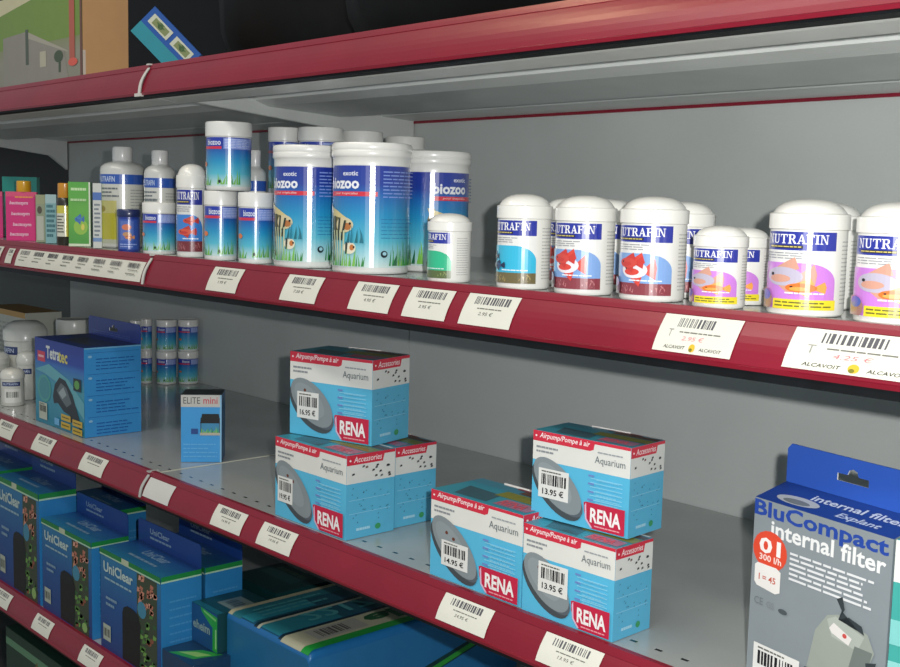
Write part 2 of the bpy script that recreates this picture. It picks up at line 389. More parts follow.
# ================================================================== JARS
def nutrafin(name, r, h, label, pic, x, y, z, a_edge, group, base_kind='dome', lab_arc=2.35):
    """white dome-lid jar; origin at base, a_edge = world angle of the label's right edge"""
    t = thing(name, label, 'jar', (x, y, z), a_edge, group)
    rb = r*.955
    m = MB(); hb = h*.80
    m.lathe([(rb*.93, .0), (rb*.985, .0012), (rb, .003), (rb, hb*.97), (rb*.97, hb), (rb*.9, hb+.001)], '#e6e6e0'); m.build('body', PLASTIC, t)
    m = MB(); zl = h*.735
    m.lathe([(r*.95, zl), (r*1.0, zl+.0008), (r, h*.868), (r*.975, h*.876), (r*.91, h*.880), (r*.885, h*.895), (r*.80, h*.932), (r*.66, h*.963), (r*.48, h*.984), (r*.25, h*.996), (0.0001, h)], '#e8e8e2'); m.build('lid', PLASTIC, t)
    m = MB(); W = rb*lab_arc; f = cyl_map(rb, 0.)
    H0, H1 = h*.06, h*.72
    P = Print(m, lambda u, v, h_: f(u-W, H0+v, h_+.00015), rb*.12, (0, 1, 0, 1), W, H1-H0, 0)
    P.rect(0, 0, 1, 1, '#e8e8e4')
    sk, gr, fs = pic['sky'], pic['ground'], pic['fish']
    P.rect(.0, .76, 1, 1, '#22309a')
    P.text('NUTRAFIN', .12, .845, .90, .965, '#f2f2f2', .03)
    P.rect(.16, .785, .62, .825, '#20202a'); P.lines(.17, .79, .6, .82, 1, '#d8c46a', seed=3, ragged=0)
    P.lines(.1, .64, .86, .74, 3, '#8c8f96', seed=5, fill=.35)
    # picture with arched right shoulder
    arch = [(0,.0),(1,.0),(1,.36)]+[(1-.35*(1-cos(a)), .36+.24*sin(a)) for a in [pi/2*i/8 for i in range(1, 9)]]+[(0,.60)]
    P.poly(arch, sk)
    if gr:
        P.rect(0, 0, 1, .17, gr)
        R = random.Random(4)
        for i in range(26): u = R.random()*.95; P.put([(u,.02+R.random()*.12),(u+.03,.03+R.random()*.1),(u+.02,.15*R.random()+.01)], pic.get('speck', '#c07a7c'))
        P.k += 1
    for (cx, cy, L, Hh, b, fn) in fs: P.fish(cx, cy, L, Hh, b, fn)
    P.lines(.45, .19, .9, .23, 1, '#e8eef4', seed=8)
    if pic.get('yellow'):
        P.rect(.3, 0.0, 1, .13, '#e6d42a'); P.lines(.33, .02, .97, .11, 2, '#6e6a22', seed=9)
    if pic.get('corner'): P.ell(.12, .10, .17, .15, pic['corner'][0]); P.ell(.16, .17, .1, .07, pic['corner'][1])
    lab = m.build('label', LABEL, t)
    m = MB(); P = Print(m, lambda u, v, h_: f(u, v, h_+.0001), rb*.12, None, 1, 1, 0)      # fine print beside the picture
    P.lines(rb*.25, h*.10, rb*1.0, h*.66, 16, '#b9bab6', fill=.3, seed=2, ragged=.2); m.build('fine_print', LABEL, lab)
    return t
BETTA = dict(sky='#7fa6dc', ground='#8a3a44', fish=[(.5,.36,.55,.34,'#e9e4ea','#d8463a'),(.42,.46,.4,.2,'#d0483e','#c83a34')], corner=('#4a3a54', '#8d94c8'))
PURPLE = dict(sky='#c77fd8', ground=None, fish=[(.40,.42,.7,.34,'#b9b3c6','#cf9a86'),(.62,.28,.5,.17,'#e87428','#f0a24a')], yellow=True, corner=('#a07468', '#4a5fb4'))
CYAN = dict(sky='#35b8dc', ground='#6e6440', fish=[(.2,.42,.3,.12,'#2a3a5c','#1d2c4c'),(.32,.28,.34,.12,'#33507a','#1d2c4c')], speck='#b09a5c')
GREEN = dict(sky='#2fb98a', ground='#5a6a3c', fish=[(.2,.3,.3,.16,'#c8c2a0','#a0784a')], speck='#90a060')
GN = 'dome-lid fish food jars on the upper shelf'
def nj(*a, edge=30, **k): 
    name, r, h, label, pic, x, y = a
    return nutrafin(name, r, h, label, pic, x, y, 0, view_angle(x, y)+radians(edge), GN, **k)
nj('food_jar', .0257, .086, 'white dome-lid jar with turquoise picture, leftmost of the large dome jars', CYAN, .6449, .03, edge=27)
j2 = nj('food_jar', .0270, .0852, 'white dome-lid jar with red fish on blue, second large dome jar from left', BETTA, .7185, .03, edge=32)
dup(j2, 'white dome-lid jar with red fish on blue, just right of its lookalike', (.7911, .032, 0), view_angle(.7911,.032)+radians(34), (1.045, 1.045, 1.0))
js = nj('food_jar', .0213, .0632, 'small white dome-lid jar with purple picture, front of the pair', PURPLE, .8615, .025, edge=39)
dup(js, 'small white dome-lid jar partly hidden behind the small purple one', (.8510, .073, 0), view_angle(.851,.073)+radians(38), (1, 1, .975))
j7 = nj('food_jar', .0287, .0845, 'large white dome-lid jar with purple picture, above the 4.25 tag', PURPLE, .9324, .032, edge=44)
dup(j7, 'large white dome-lid jar with purple picture, cut by right photo edge', (1.001, .032, 0), view_angle(1.001,.032)+radians(52), (.98, .98, .985))
for x, y, lb, e, sc in ((.7803,.09,'white dome-lid jar behind the right red fish jar, label edge showing',34,(.94,.94,.96)),
                 (.6315,.105,'white dome-lid jar in back row, only lid seen between turquoise and red fish jars',28,(.9,.9,.985)),
                 (.6853,.105,'white dome-lid jar in back row, lid seen between the two red fish jars',28,(.93,.93,.98))):
    dup(j2, lb, (x, y, 0), view_angle(x,y)+radians(e), sc)
dup(j7, 'white dome-lid jar in back row, lid seen between the two large purple jars', (.9072, .105, 0), view_angle(.9072,.105)+radians(30), (.9,.9,.985))
nj('food_jar', .0220, .0665, 'small white dome-lid jar with green picture beside the big blue tubs', GREEN, .5503, .024, edge=5)
nj('food_jar', .0203, .1200, 'tall narrow white jar with red fish, left of the stacked blue tubs', dict(sky='#3d86d8', ground='#7a2c34', fish=[(.62,.50,.5,.12,'#d8503c','#c83a34'),(.5,.32,.6,.14,'#e05a3c','#c83a34')]), .0473, .03, edge=40)

def biozoo(r, h, label, x, y, z, a_edge, group, small=False, lid_h=.165):
    """straight tub, a_edge = world angle where the front design ends and the fine print begins"""
    t = thing('food_tub', label, 'tub', (x, y, z), a_edge, group)
    rb = r*.955; zl = h*(1-lid_h)
    m = MB(); m.lathe([(rb*.94, 0), (rb*.985, .0012), (rb, .003), (rb, zl*.99), (rb*.93, zl)], '#e4e6e2'); m.build('body', PLASTIC, t)
    m = MB()
    if small: pr = [(r*.96, zl-.002), (r, zl-.001), (r, h-.002), (r*.975, h-.0005), (r*.93, h), (r*.9, h-.0008), (.0001, h-.001)]
    else: pr = [(rb*1.005, zl-.001), (rb*1.005, zl+h*lid_h*.28), (r*.985, zl+h*lid_h*.34), (r, zl+h*lid_h*.38), (r, zl+h*lid_h*.6), (r*.985, zl+h*lid_h*.64), (r, zl+h*lid_h*.7), (r, h-.003), (r*.97, h-.0005), (r*.93, h), (r*.9, h-.0012), (.0001, h-.0015)]
    m.lathe(pr, '#e8e8e3'); m.build('lid', PLASTIC, t)
    m = MB(); f = cyl_map(rb, 0.)
    v0, v1 = (h*.05, zl*.985) if not small else (h*.06, zl*.96)
    WL = rb*1.75; WR = rb*2.0; HH = v1-v0
    st = [(0,'#cfe4e0'),(.07,'#b4dce0'),(.26,'#56bcd4'),(.50,'#2496c8'),(.70,'#1f6cb8'),(.82,'#20409f'),(1,'#22369a')]
    P = Print(m, lambda u, v, h_: f(u-WL, v0+v, h_+.00015), rb*.12, None, WL, HH, 0)
    P.grad(-1.2, 0, 1+WR/WL, 1, st)
    if small:
        P.rect(-.0, .80, 1, 1, '#2038a8'); P.rect(.0, .76, 1, .815, '#d02a48'); P.text('biozoo', .55, .84, .98, .96, '#dfe6f4', .02)
        P.rect(1.05, .76, 1+WR/WL, .98, '#7f95dc'); P.lines(1.08, .78, 1.9, .97, 6, '#b9c8f0', seed=6)
        P.weeds(.9, 1.5, .04, .32, 9, 3); P.weeds(.2, .7, .02, .3, 7, 5); P.ell(.4, .45, .12, .05, '#e07a3c')
        P.ell(.95, .10, .035, .035, '#20303a')
    else:
        P.text('biozoo', .18, .77, .80, .885, '#f0f2f6', .035); P.text('exotic', .52, .90, .78, .945, '#e4e8f2', .02)
        P.rect(.2, .70, 1.07, .745, '#d92a40'); P.text('pour tropicales', .34, .708, .78, .74, '#f6dada', .0, .15)
        # angel fish
        g = lambda pts: [(.03+x*1.30, y) for x, y in pts]; G = lambda x: .03+x*1.3
        P.poly(g([(.12,.64),(.2,.54),(.42,.46),(.52,.42),(.44,.34),(.26,.32),(.20,.14),(.26,.02),(.15,.1),(.10,.3),(.06,.5)]), '#6f6a3c')
        P.poly(g([(.06,.62),(.30,.55),(.50,.46),(.40,.48),(.2,.50),(.1,.5)]), '#d8c98c')
        P.ell(G(.40), .415, .17, .075, '#d8cca4'); P.ell(G(.45), .40, .07, .035, '#b8743c')
        for i in range(4): P.poly(g([(.14+i*.09,.52-i*.02),(.17+i*.09,.52-i*.02),(.205+i*.06,.26),(.17+i*.06,.26)]), '#2a3428')
        P.ell(G(.49), .43, .02, .012, '#101010')
        for i in range(4): P.poly(g([(.22+i*.06,.36),(.245+i*.06,.36),(.29+i*.04,.06),(.275+i*.04,.06)]), '#c8d0a8')
        P.ell(G(.49), .19, .10, .06, '#e8e2c8'); P.ell(G(.52), .195, .035, .03, '#c87a3a'); P.poly(g([(.44,.25),(.47,.25),(.46,.13),(.435,.13)]), '#2c3a34'); P.ell(G(.545), .20, .014, .012, '#101010')
        P.weeds(.62, .92, .24, .18, 5, 12, ('#1d6d7c', '#23809a')); P.weeds(.2, .9, .01, .19, 22, 2); P.weeds(-.9, .1, .02, .25, 14, 22)
        P.weeds(1.25, 2.05, .02, .32, 24, 7, ('#2c8a58', '#3fa04a', '#1f7a70', '#6cb84c')); P.weeds(1.3, 2.0, .02, .14, 14, 17)
        P.ell(1.17, .135, .05, .035, '#14202a'); P.ell(1.175, .14, .028, .018, '#9fd0dc')
        P.lines(1.14, .68, 1.86, .96, 8, '#7f98dc', seed=6, fill=.35, ragged=.1)
        P.lines(1.12, .28, 1.8, .5, 6, '#1c70ac', seed=9, fill=.18, ragged=.3)
    m.build('label', LABEL, t); return t
GB = 'large blue fish food tubs on the upper shelf'; GS = 'small blue fish food tubs on the upper shelf'
b1 = biozoo(.0415, .1380, 'big blue fish food tub with angelfish, left of the two in front', .285, .045, 0, view_angle(.285,.045)+radians(2), GB)
dup(b1, 'big blue fish food tub with angelfish, largest, right of the two in front', (.4, .0455, 0), view_angle(.4,.0455)+radians(2), (1.045, 1.045, 1.0))
dup(b1, 'big blue fish food tub turned so its name faces right, behind the green jar', (.397, .137, 0), view_angle(.397,.137)+radians(82), (1.03, 1.03, .97))
s1 = biozoo(.0210, .0855, 'small blue fish food tub under the stacked one, left of two', .1244, .026, 0, view_angle(.1244,.026)+radians(0), GS, True, .19)
dup(s1, 'small blue fish food tub beside the big tubs, right of two', (.2037, .026, 0), view_angle(.2037,.026)+radians(0), (1.01, 1.01, .985))
biozoo(.0288, .0840, 'blue fish food tub stacked on top of the two small ones', .1278, .035, .0861, view_angle(.1278,.035)+radians(-18), GS, True, .2)
dup(s1, 'small blue fish tub behind the dark blue one, below the white bottles', (-.0326, .026, 0), view_angle(-.0326,.026)+radians(-10), (1.07, 1.07, .81))
t2 = None
for i, (x, y, r, h, lb) in enumerate(((.118,.125,.0215,.0848,'leftmost'), (.1841,.135,.0285,.0840,'second'), (.1788,.205,.0275,.0838,'third'), (.1895,.27,.0265,.082,'rightmost'))):
    lo = dup(s1, 'blue tub at the bottom of the %s back row stack behind big tubs' % lb, (x, y, 0), view_angle(x,y), (r/.021, r/.021, h/.0855))
    dup(s1, 'white-lidded blue tub on top of the %s back row stack' % lb, (x, y, h), view_angle(x,y), (r/.021, r/.021, h/.0855))

def tub_dark():
    t = thing('food_tub', 'tiny tub with dark blue lid and orange fish picture, below white bottle', 'tub', (-.1075, .02, 0), view_angle(-.1075,.02)+radians(55), GS)
    r = .0152; h = .0588
    m = MB(); m.lathe([(r*.95,0),(r,.001),(r,h*.84),(r*.9,h*.85)], '#26409a'); m.build('body', PLASTIC, t)
    m = MB(); m.lathe([(r*1.06,h*.82),(r*1.08,h*.83),(r*1.08,h*.97),(r*1.0,h),(.0001,h)], '#1d2a5c'); m.build('lid', PLASTIC, t)
    m = MB(); W = r*2; f = cyl_map(r, 0.); P = Print(m, lambda u,v,h_: f(u-W, h*.06+v, h_+.0001), r*.12, None, W, h*.7, 0)
    P.rect(0,0,1,1,'#3a5cb4'); P.rect(.1,.3,.72,.95,'#5b74c0'); P.ell(.4,.74,.22,.10,'#e0805c'); P.ell(.42,.5,.2,.08,'#c8966a'); P.fish(.5,.4,.5,.16,'#d07848','#e89a5c'); P.lines(.1,.05,.9,.2,2,'#9db0e4')
    m.build('label', LABEL, t)
tub_dark()

def bottle(label, x, y, r, hs, h, rc, a, yellow, group):
    t = thing('water_care_bottle', label, 'bottle', (x, y, 0), a, group); hh = hs
    m = MB(); m.lathe([(r*.93,0),(r,.002),(r,hh*.9),(r*.96,hh*.94),(r*.8,hh*.975),(rc*1.05,hh),(rc*.9,hh+.004)], '#d9dad4'); m.build('body', PLASTIC, t)
    m = MB(); m.lathe([(rc*.97,hh+.001),(rc,hh+.002),(rc*1.03,h*.985),(rc*.93,h),(.0001,h)], '#e6e6e2', 28); m.build('cap', PLASTIC, t)
    m = MB(); W = r*3.4; f = cyl_map(r, 0.); P = Print(m, lambda u,v,h_: f(u-W/2, hh*.05+v, h_+.0001), r*.12, None, W, hh*.8, 0)
    P.grad(0,0,1,1,[(0,'#c8ccb4'),(.5,'#d6d8cc'),(1,'#dcdcd6')])
    if yellow: P.rect(.02,.06,.42,.56,'#c9c23c'); P.rect(.02,.44,.42,.62,'#d2cc80'); P.ell(.16,.5,.09,.05,'#a08a34')
    else: P.lines(.1,.3,.45,.7,7,'#7d8484')
    P.rect(0,.86,1,1,'#2a5ab8'); P.text('NUTRAFIN',.12,.89,.4,.97,'#c5d4ee'); P.lines(.1,.66,.45,.82,3,'#70787c'); P.lines(.6,.1,.95,.8,16,'#a6aaa6',fill=.3)
    m.build('label', LABEL, t)
GW = 'white capped bottles on the upper shelf'
bottle('larger white bottle with blue band and yellow label, left of the two', -.2354, .075, .0326, .128, .150, .0145, view_angle(-.2354,.075), True, GW)
bottle('smaller white bottle with blue band, right of the two', -.1206, .075, .0222, .1215, .1425, .0115, view_angle(-.1206,.075), False, GW)
bottle('thin white bottle with small cap behind the stacked blue tub', .0877, .1, .0143, .118, .1400, .007, view_angle(.0877,.1), False, GW)

# ------------------------------------------------------------------ small goods at the left of the upper shelf
def carton(name, label, cat, near, z, w, d, h, rot=0., group=None, base='#2f86c8', front=None, side=None, top=None, rise=.0):
    """carton whose near right base corner is the origin; front faces -Y before turning"""
    t = thing(name, label, cat, (near[0], near[1], z), radians(rot), group)
    m = MB(); m.box(-w, 0, 0, 0, d, h, base)
    if rise: m.v = [(x, y, zz+(rise if y > 0 and zz > 0 else 0)) for x, y, zz in m.v]
    if front: front(Print(m, lambda u,v,k: (-w+u, -k, v), None, (0,1,0,1), w, h))
    if side: side(Print(m, lambda u,v,k: (k, u, v), None, (0,1,0,1), d, h))
    if top: top(Print(m, lambda u,v,k: (-w+u, v, h+k+rise*v/d), None, (0,1,0,1), w, d))
    m.build('carton_body', PRINT, t, smooth=False)
    t['dims'] = (w, d, h); return t
def hang_tab(t, col, w, d, h, th, hole=True, txt=None, y=None):
    m = MB(); y = d if y is None else y
    out = [(-w, h), (0, h), (0, h+th*.86), (-.004, h+th), (-w+.004, h+th), (-w, h+th*.86)]
    loops = [out]
    if hole:
        cx, cz = -w/2, h+th*.48; a = .0145; b = .0028; c = .0052
        hl = [(cx-a, cz-b), (cx+a, cz-b), (cx+a, cz+b), (cx+c, cz+b)]+[(cx+c*cos(q), cz+b+c*sin(q)) for q in (pi*.25, pi*.5, pi*.75)]+[(cx-c, cz+b), (cx-a, cz+b)]
        loops.append(hl)
    flat = [p for l in loops for p in l]
    for yy in (y-.0012, y):
        for tri in tessellate_polygon([[Vector((p[0], 0, p[1])) for p in l] for l in loops]): m.face([(flat[i][0], yy, flat[i][1]) for i in tri], col)
    for l in loops:
        for i in range(len(l)): a_, b_ = l[i], l[(i+1) % len(l)]; m.face([(a_[0],y-.0012,a_[1]),(b_[0],y-.0012,b_[1]),(b_[0],y,b_[1]),(a_[0],y,a_[1])], '#d6dade' if l is not out else col)
    if txt: txt(Print(m, lambda u,v,k: (-w+u, y-.0012-k, h+v), None, None, w, th))
    return m.build('hang_tab', PRINT, t, smooth=False)
def sticker(t, w, h, u0, v0, u1, v1, price, seed=1, slope=0., col='#dfe0dc'):
    m = MB(); P = Print(m, lambda u,v,k: (-w+u, -k-.0014, v+slope*u), None, None, w, h, 0)
    P.rect(u0,v0,u1,v1,col); P.bars(u0+(u1-u0)*.1, v0+(v1-v0)*.45, u0+(u1-u0)*.92, v0+(v1-v0)*.82, seed=seed, n=18)
    P.lines(u0+(u1-u0)*.1, v0+(v1-v0)*.85, u0+(u1-u0)*.8, v0+(v1-v0)*.95, 1, '#66665f', seed=seed)
    if price: P.text(price, u0+(u1-u0)*.14, v0+(v1-v0)*.12, u0+(u1-u0)*.85, v0+(v1-v0)*.34, '#26262a', .02)
    o = m.build('price_sticker', PAPER, t, smooth=False); o['label'] = 'white barcode price sticker'; return o

def pink_f(P):
    P.rect(0,.9,1,1,'#e0507c'); P.lines(.3,.86,.9,.92,1,'#f0a040')
    for i, v in enumerate((.72,.5,.28,.08)): P.text('bactozym', .12+.05*(i%3), v, .72+.05*(i%3), v+.09, '#f4c4dc', .03, .2)
GL = 'small care products at the left end of the upper shelf'
pk = carton('remedy_bottle', 'square pink pack with yellow cap and white lettering, left of the small grey pack', 'bottle', (-.4924,.0505), .0, .0484, .020, .0805, 60, GL, '#d6287c', pink_f)
m = MB(); m.lathe([(.0115,.0805),(.0118,.081),(.0115,.0975),(.0105,.0985),(.0001,.0985)], '#e0a820', 24, -.021, .010); o = m.build('cap', PLASTIC, pk); o['label'] = 'yellow screw cap'
dup(pk, 'square pink pack with yellow cap, cut by the left photo edge', (-.6377,.0505,0))
def small_bottle(name, label, x, y, r, h, hc, body, cap, lab, rc=None, square=False):
    t = thing(name, label, 'bottle', (x,y,0), view_angle(x,y), GL); rc = rc or r*.7
    m = MB(); hb = h-hc; m.lathe([(r*.95,0),(r,.001),(r,hb*.9),(rc*1.05,hb),(rc*.9,hb+.002)], body, 28); m.build('body', PLASTIC, t)
    m = MB(); m.lathe([(rc,hb+.0005),(rc*1.03,hb+.001),(rc*1.0,h-.001),(rc*.9,h),(.0001,h)], cap, 24); m.build('cap', PLASTIC, t)
    if lab:
        m = MB(); W = r*2.8; f = cyl_map(r,0.); P = Print(m, lambda u,v,h_: f(u-W/2, hb*.18+v, h_+.0001), r*.15, None, W, hb*.66, 0)
        P.rect(0,0,1,1,lab[0]); P.rect(0,.0,.5,.75,lab[1]); P.lines(.08,.1,.45,.7,6,'#55584a'); m.build('label', LABEL, t)
small_bottle('remedy_bottle', 'slim dark bottle with orange cap and yellow label beside green carton', -.337, .03, .0125, .0948, .023, '#2c2a20', '#d8952a', ('#d6cc50','#dcdccc'), .0105)
def teal_f(P): P.rect(0,.72,1,1,'#2f9c90'); P.lines(.1,.1,.9,.6,4,'#9ad0c4')
carton('remedy_carton', 'teal rounded pack behind the pink cartons at left photo edge', 'carton', (-.668,.125), .0005, .06, .025, .1075, 55, GL, '#49b0a0', teal_f)
def green_f(P):
    P.grad(0,0,1,1,[(0,'#3f9a34'),(.5,'#5fae3a'),(1,'#4faa38')]); P.lines(.12,.84,.85,.93,1,'#c8e8b0'); P.ell(.55,.3,.32,.12,'#8fc040'); P.fish(.45,.42,.5,.12,'#3a7ac0','#2f6ab0'); P.ell(.65,.3,.08,.05,'#d8d05a')
    P.rect(.93,0,1,1,'#dfe8d4'); P.rect(0,0,1,.04,'#d5e4c8'); P.lines(.1,.68,.85,.76,1,'#b6dca0')
carton('remedy_carton', 'bright green carton with white edge between dark bottle and white pack', 'carton', (-.2604,.0352), .0005, .0314, .028, .096, 60, GL, '#4a9a38', green_f, top=lambda P: P.rect(0,0,1,1,'#1f6a30'))
def wht_f(P): P.rect(0,.74,1,.86,'#3d6cb8'); P.lines(.15,.1,.85,.7,9,'#6c7884'); P.rect(0,.1,1,.16,'#6f90c0')
carton('remedy_carton', 'narrow white pack with blue bands right of the green carton', 'carton', (-.2023,.0250), .0005, .0120, .012, .094, 60, GL, '#cdd2cc', wht_f)
def tl_f(P): P.lines(.1,.1,.9,.9,8,'#2f6a74',fill=.6); P.rect(0,.82,1,1,'#a4c4c8')
carton('remedy_carton', 'pale teal patterned pack left of the dark bottle', 'carton', (-.3788,.0342), .0005, .0164, .020, .0765, 60, GL, '#7fb0b4', tl_f)
def gr_f(P): P.rect(.1,.05,.8,.55,'#b7b9ac'); P.rect(0,.8,1,1,'#9aa07c'); P.ell(.4,.68,.25,.08,'#4c4438')
carton('remedy_carton', 'small grey-green pack right beside the pink carton', 'carton', (-.4146,.0318), .0005, .0145, .020, .076, 60, GL, '#8f9a80', gr_f)

# ================================================================== MIDDLE SHELF
def pump_art(P, cx, cy, sc=1.):
    a = radians(-37)
    P.ell(cx-.012, cy-.045, .315*sc, .225*sc, '#454d51', a, 32); P.ell(cx+.03, cy-.04, .28*sc, .17*sc, '#59626a', a, 32)
    P.ell(cx-.006, cy+.01, .302*sc, .210*sc, '#858f93', a, 32); P.ell(cx-.035, cy+.035, .22*sc, .14*sc, '#8f999d', a, 28)
    P.ell(cx-.09*sc, cy+.15*sc, .016, .02, '#6a3a2a'); P.ell(cx-.01*sc, cy+.10*sc, .016, .02, '#6a3a2a')

def rena_front(P):
    P.rect(0,.0,1,.66,'#58b8dc'); P.rect(0,.66,1,1,'#dfe0da')
    P.rect(0,.965,1,1,'#cf2f45')
    P.poly([(0,.88),(.60,.88),(.635,.90),(.645,.965),(.645,1),(0,1)], '#cf2f45')
    P.text('Airpump/Pompe à air', .07, .905, .60, .985, '#f6e6e6', .015, .25); P.ell(.035,.94,.01,.012,'#f6e6e6')
    P.lines(.04,.74,.28,.84,2,'#8b9094',ragged=.3); P.lines(.68,.865,.93,.90,1,'#9aa0a4',ragged=.1)
    P.text('Aquarium', .655, .735, .955, .84, '#5d6a70', .0)
    pump_art(P, .285, .40)
    for i in range(7): P.put([(.62,.58-i*.048),(.94,.58-i*.048),(.94,.588-i*.048),(.62,.588-i*.048)], '#8fd0e8')
    P.k += 1
    for i in range(4): P.put([(.60,.60-i*.09),(.66,.60-i*.09),(.66,.62-i*.09),(.60,.62-i*.09)], '#6c88c4')
    P.k += 1; P.lines(.68,.3,.92,.6,7,'#7cc4e0',fill=.3)
    P.poly([(.565,.30),(.59,.31),(.975,.31),(.975,.02),(.655,.02),(.60,.10),(.57,.2)], '#c22444'); P.poly([(.575,.26),(.59,.30),(.6,.12),(.66,.03),(.64,.03),(.585,.11)], '#d8b8d0')
    P.text('RENA', .635, .09, .94, .255, '#f2f0ee', .03); P.lines(.68,.04,.93,.07,1,'#e8a0a8',ragged=0)
def rena_side(P):
    P.rect(0,0,1,.66,'#5ab4d8'); P.rect(0,.66,1,1,'#dddfda'); P.rect(0,.965,1,1,'#cf2f45'); P.poly([(0,.88),(.74,.88),(.79,1),(0,1)], '#cf2f45')
    P.text('Accessories', .14,.905,.72,.975,'#f2e2e2',.01,.2); P.ell(.07,.935,.02,.012,'#f2e2e2')
    R = random.Random(5)
    for i in range(13):
        u, v = R.uniform(.08,.88), R.uniform(.68,.84); P.put([(u,v),(u+.06,v+.01),(u+.05,v+.03),(u+.01,v+.025)], R.choice(('#303438','#6a4a44','#50565a')))
    for i in range(26):
        u, v = R.uniform(.08,.88), R.uniform(.16,.62); P.put([(u,v),(u+.035,v+.004),(u+.03,v+.02)], R.choice(('#2f6f8e','#3a7896','#26566e')))
    P.k += 1
    P.rect(.05,.46,.9,.464,'#a6d8ea'); P.rect(.05,.3,.9,.304,'#a6d8ea'); P.ell(.65,.1,.06,.035,'#3a9a60'); P.lines(.2,.07,.5,.14,1,'#a6d8ea')
def rena_top(P):
    P.rect(0,0,1,1,'#3f98ac'); P.rect(.0,.75,1,1,'#4c8ea4'); P.poly([(.2,.1),(.55,.1),(.5,.5),(.12,.55)],'#3f6470'); P.rect(.45,.45,1,.72,'#8a8a3c'); P.rect(.62,.1,.97,.4,'#a87a94'); P.rect(.55,.75,1,.9,'#6a4a3c')
    P.rect(.28,.94,.98,1,'#e2e0dc'); P.rect(.45,.9,.8,.96,'#8f3442'); P.text('RENA',.64,.14,.9,.34,'#e06070',.02)
GR = 'white and blue air pump cartons'
def rena(near, z, w, d, h, rot, label, price, seed, st=(.10,.40,.40,.72)):
    t = carton('air_pump_carton', label, 'carton', near, z, w, d, h, rot, GR, '#5ab8dc', rena_front, rena_side, rena_top)
    if price is not None: sticker(t, w, h, *((st[0], st[1], st[2], st[3])), price, seed)
    m = MB(); m.box(-w*.74, d-.0008, h-.001, -w*.34, d+.0006, h+.0016, '#dcdad6'); m.build('lid_flap', PRINT, t, smooth=False)
    return t
rena((.409,.010), Z2, .136, .068, .094, 0, 'blue and white air pump carton at front under the tilted one, left group', '19.95 €', 3, (.05,.2,.27,.52))
rena((.404,.083), Z2, .136, .062, .093, 0, 'blue and white air pump carton behind, only accessories side showing, left group', None, 4)
rena((.389,.060), Z2+.0950, .122, .070, .0975, 13.5, 'blue and white air pump carton turned slightly, topmost of left group', '16.95 €', 5, (.10,.21,.37,.53))
rena((.676,.008), Z2, .126, .070, .087, 0, 'wider air pump carton with 14.95 € sticker, left in the right group', '14.95 €', 6, (.14,.17,.44,.46))
rena((.784,.008), Z2, .105, .052, .0815, 1, 'air pump carton with 13.95 € sticker, bottom right in the right group', '13.95 €', 7, (.19,.29,.52,.63))
rena((.775,.0345), Z2+.0832, .108, .052, .0800, 3.8, 'air pump carton with 13.95 € sticker, topmost in the right group', '13.95 €', 8, (.08,.24,.40,.58))

# pump box with hang tab at left
def tetra_front(P):
    P.grad(0,0,1,1,[(0,'#1f7f9c'),(.5,'#3f93a8'),(.72,'#2c6ab4'),(.78,'#163c9c'),(1,'#18308a')])
    P.text('Tetra', .24,.78,.52,.93,'#cfd6d4',.03); P.text('tec', .50,.77,.68,.90,'#c8c060',.03)
    P.rect(.06,.73,.22,.85,'#c43850'); P.lines(.08,.76,.2,.82,1,'#e8b8c0')
    P.poly([(0,.62),(.3,.72),(.7,.6),(1,.38),(1,.2),(.6,.5),(.2,.6)], '#5fa6b4')
    P.ell(.2,.42,.14,.16,'#4a9a94'); P.ell(.2,.42,.11,.13,'#3c8894')
    P.poly([(.38,.36),(.42,.5),(.52,.6),(.64,.58),(.78,.44),(.9,.2),(.96,.04),(.82,.14),(.74,.12),(.72,.2),(.6,.22),(.48,.3),(.4,.28)], '#18222a')
    P.poly([(.46,.44),(.55,.54),(.66,.5),(.76,.34),(.66,.28),(.54,.36)], '#5c686e'); P.poly([(.5,.42),(.6,.5),(.66,.42),(.58,.36)], '#94a0a4')
    P.rect(.8,.5,.95,.64,'#16242c'); P.ell(.87,.57,.05,.05,'#5a9a4a')
    for a, b in ((.55,.12),(.78,.1),(.55,.03),(.78,.01)): P.rect(a,b,a+.19,b+.07,'#c8a838'); P.lines(a+.02,b+.02,a+.17,b+.05,1,'#5c5420')
    P.rect(.42,.04,.52,.12,'#6ab0dc')
def tetra_side(P):
    P.rect(0,0,1,1,'#3c96d8')
    for i in range(4):
        v = .76-i*.24; P.rect(.05,v+.18,.97,v+.184,'#1c5ea4'); P.ell(.1,v+.14,.035,.014,'#8fc4e4'); P.lines(.2,v-.02,.95,v+.13,4,'#1d62ac',fill=.3,seed=i+3)
    P.rect(0,.985,1,1,'#78b8dc')
tt = carton('filter_carton', 'large blue pump carton with red square mark and upright hang tab', 'carton', (-.264,.024), Z2, .181, .094, .1385, 0, None, '#2f86cc', tetra_front, tetra_side, lambda P: (P.rect(0,0,1,1,'#142c6c'), P.rect(.3,.2,.9,.7,'#26303c')))
hang_tab(tt, '#2c449a', .181, .094, .1385, .031, True, lambda P: P.lines(.1,.1,.9,.3,2,'#4a62b0',seed=3))
sticker(tt, .181, .1385, .09, .05, .26, .25, '', 9, col='#b4bcae')

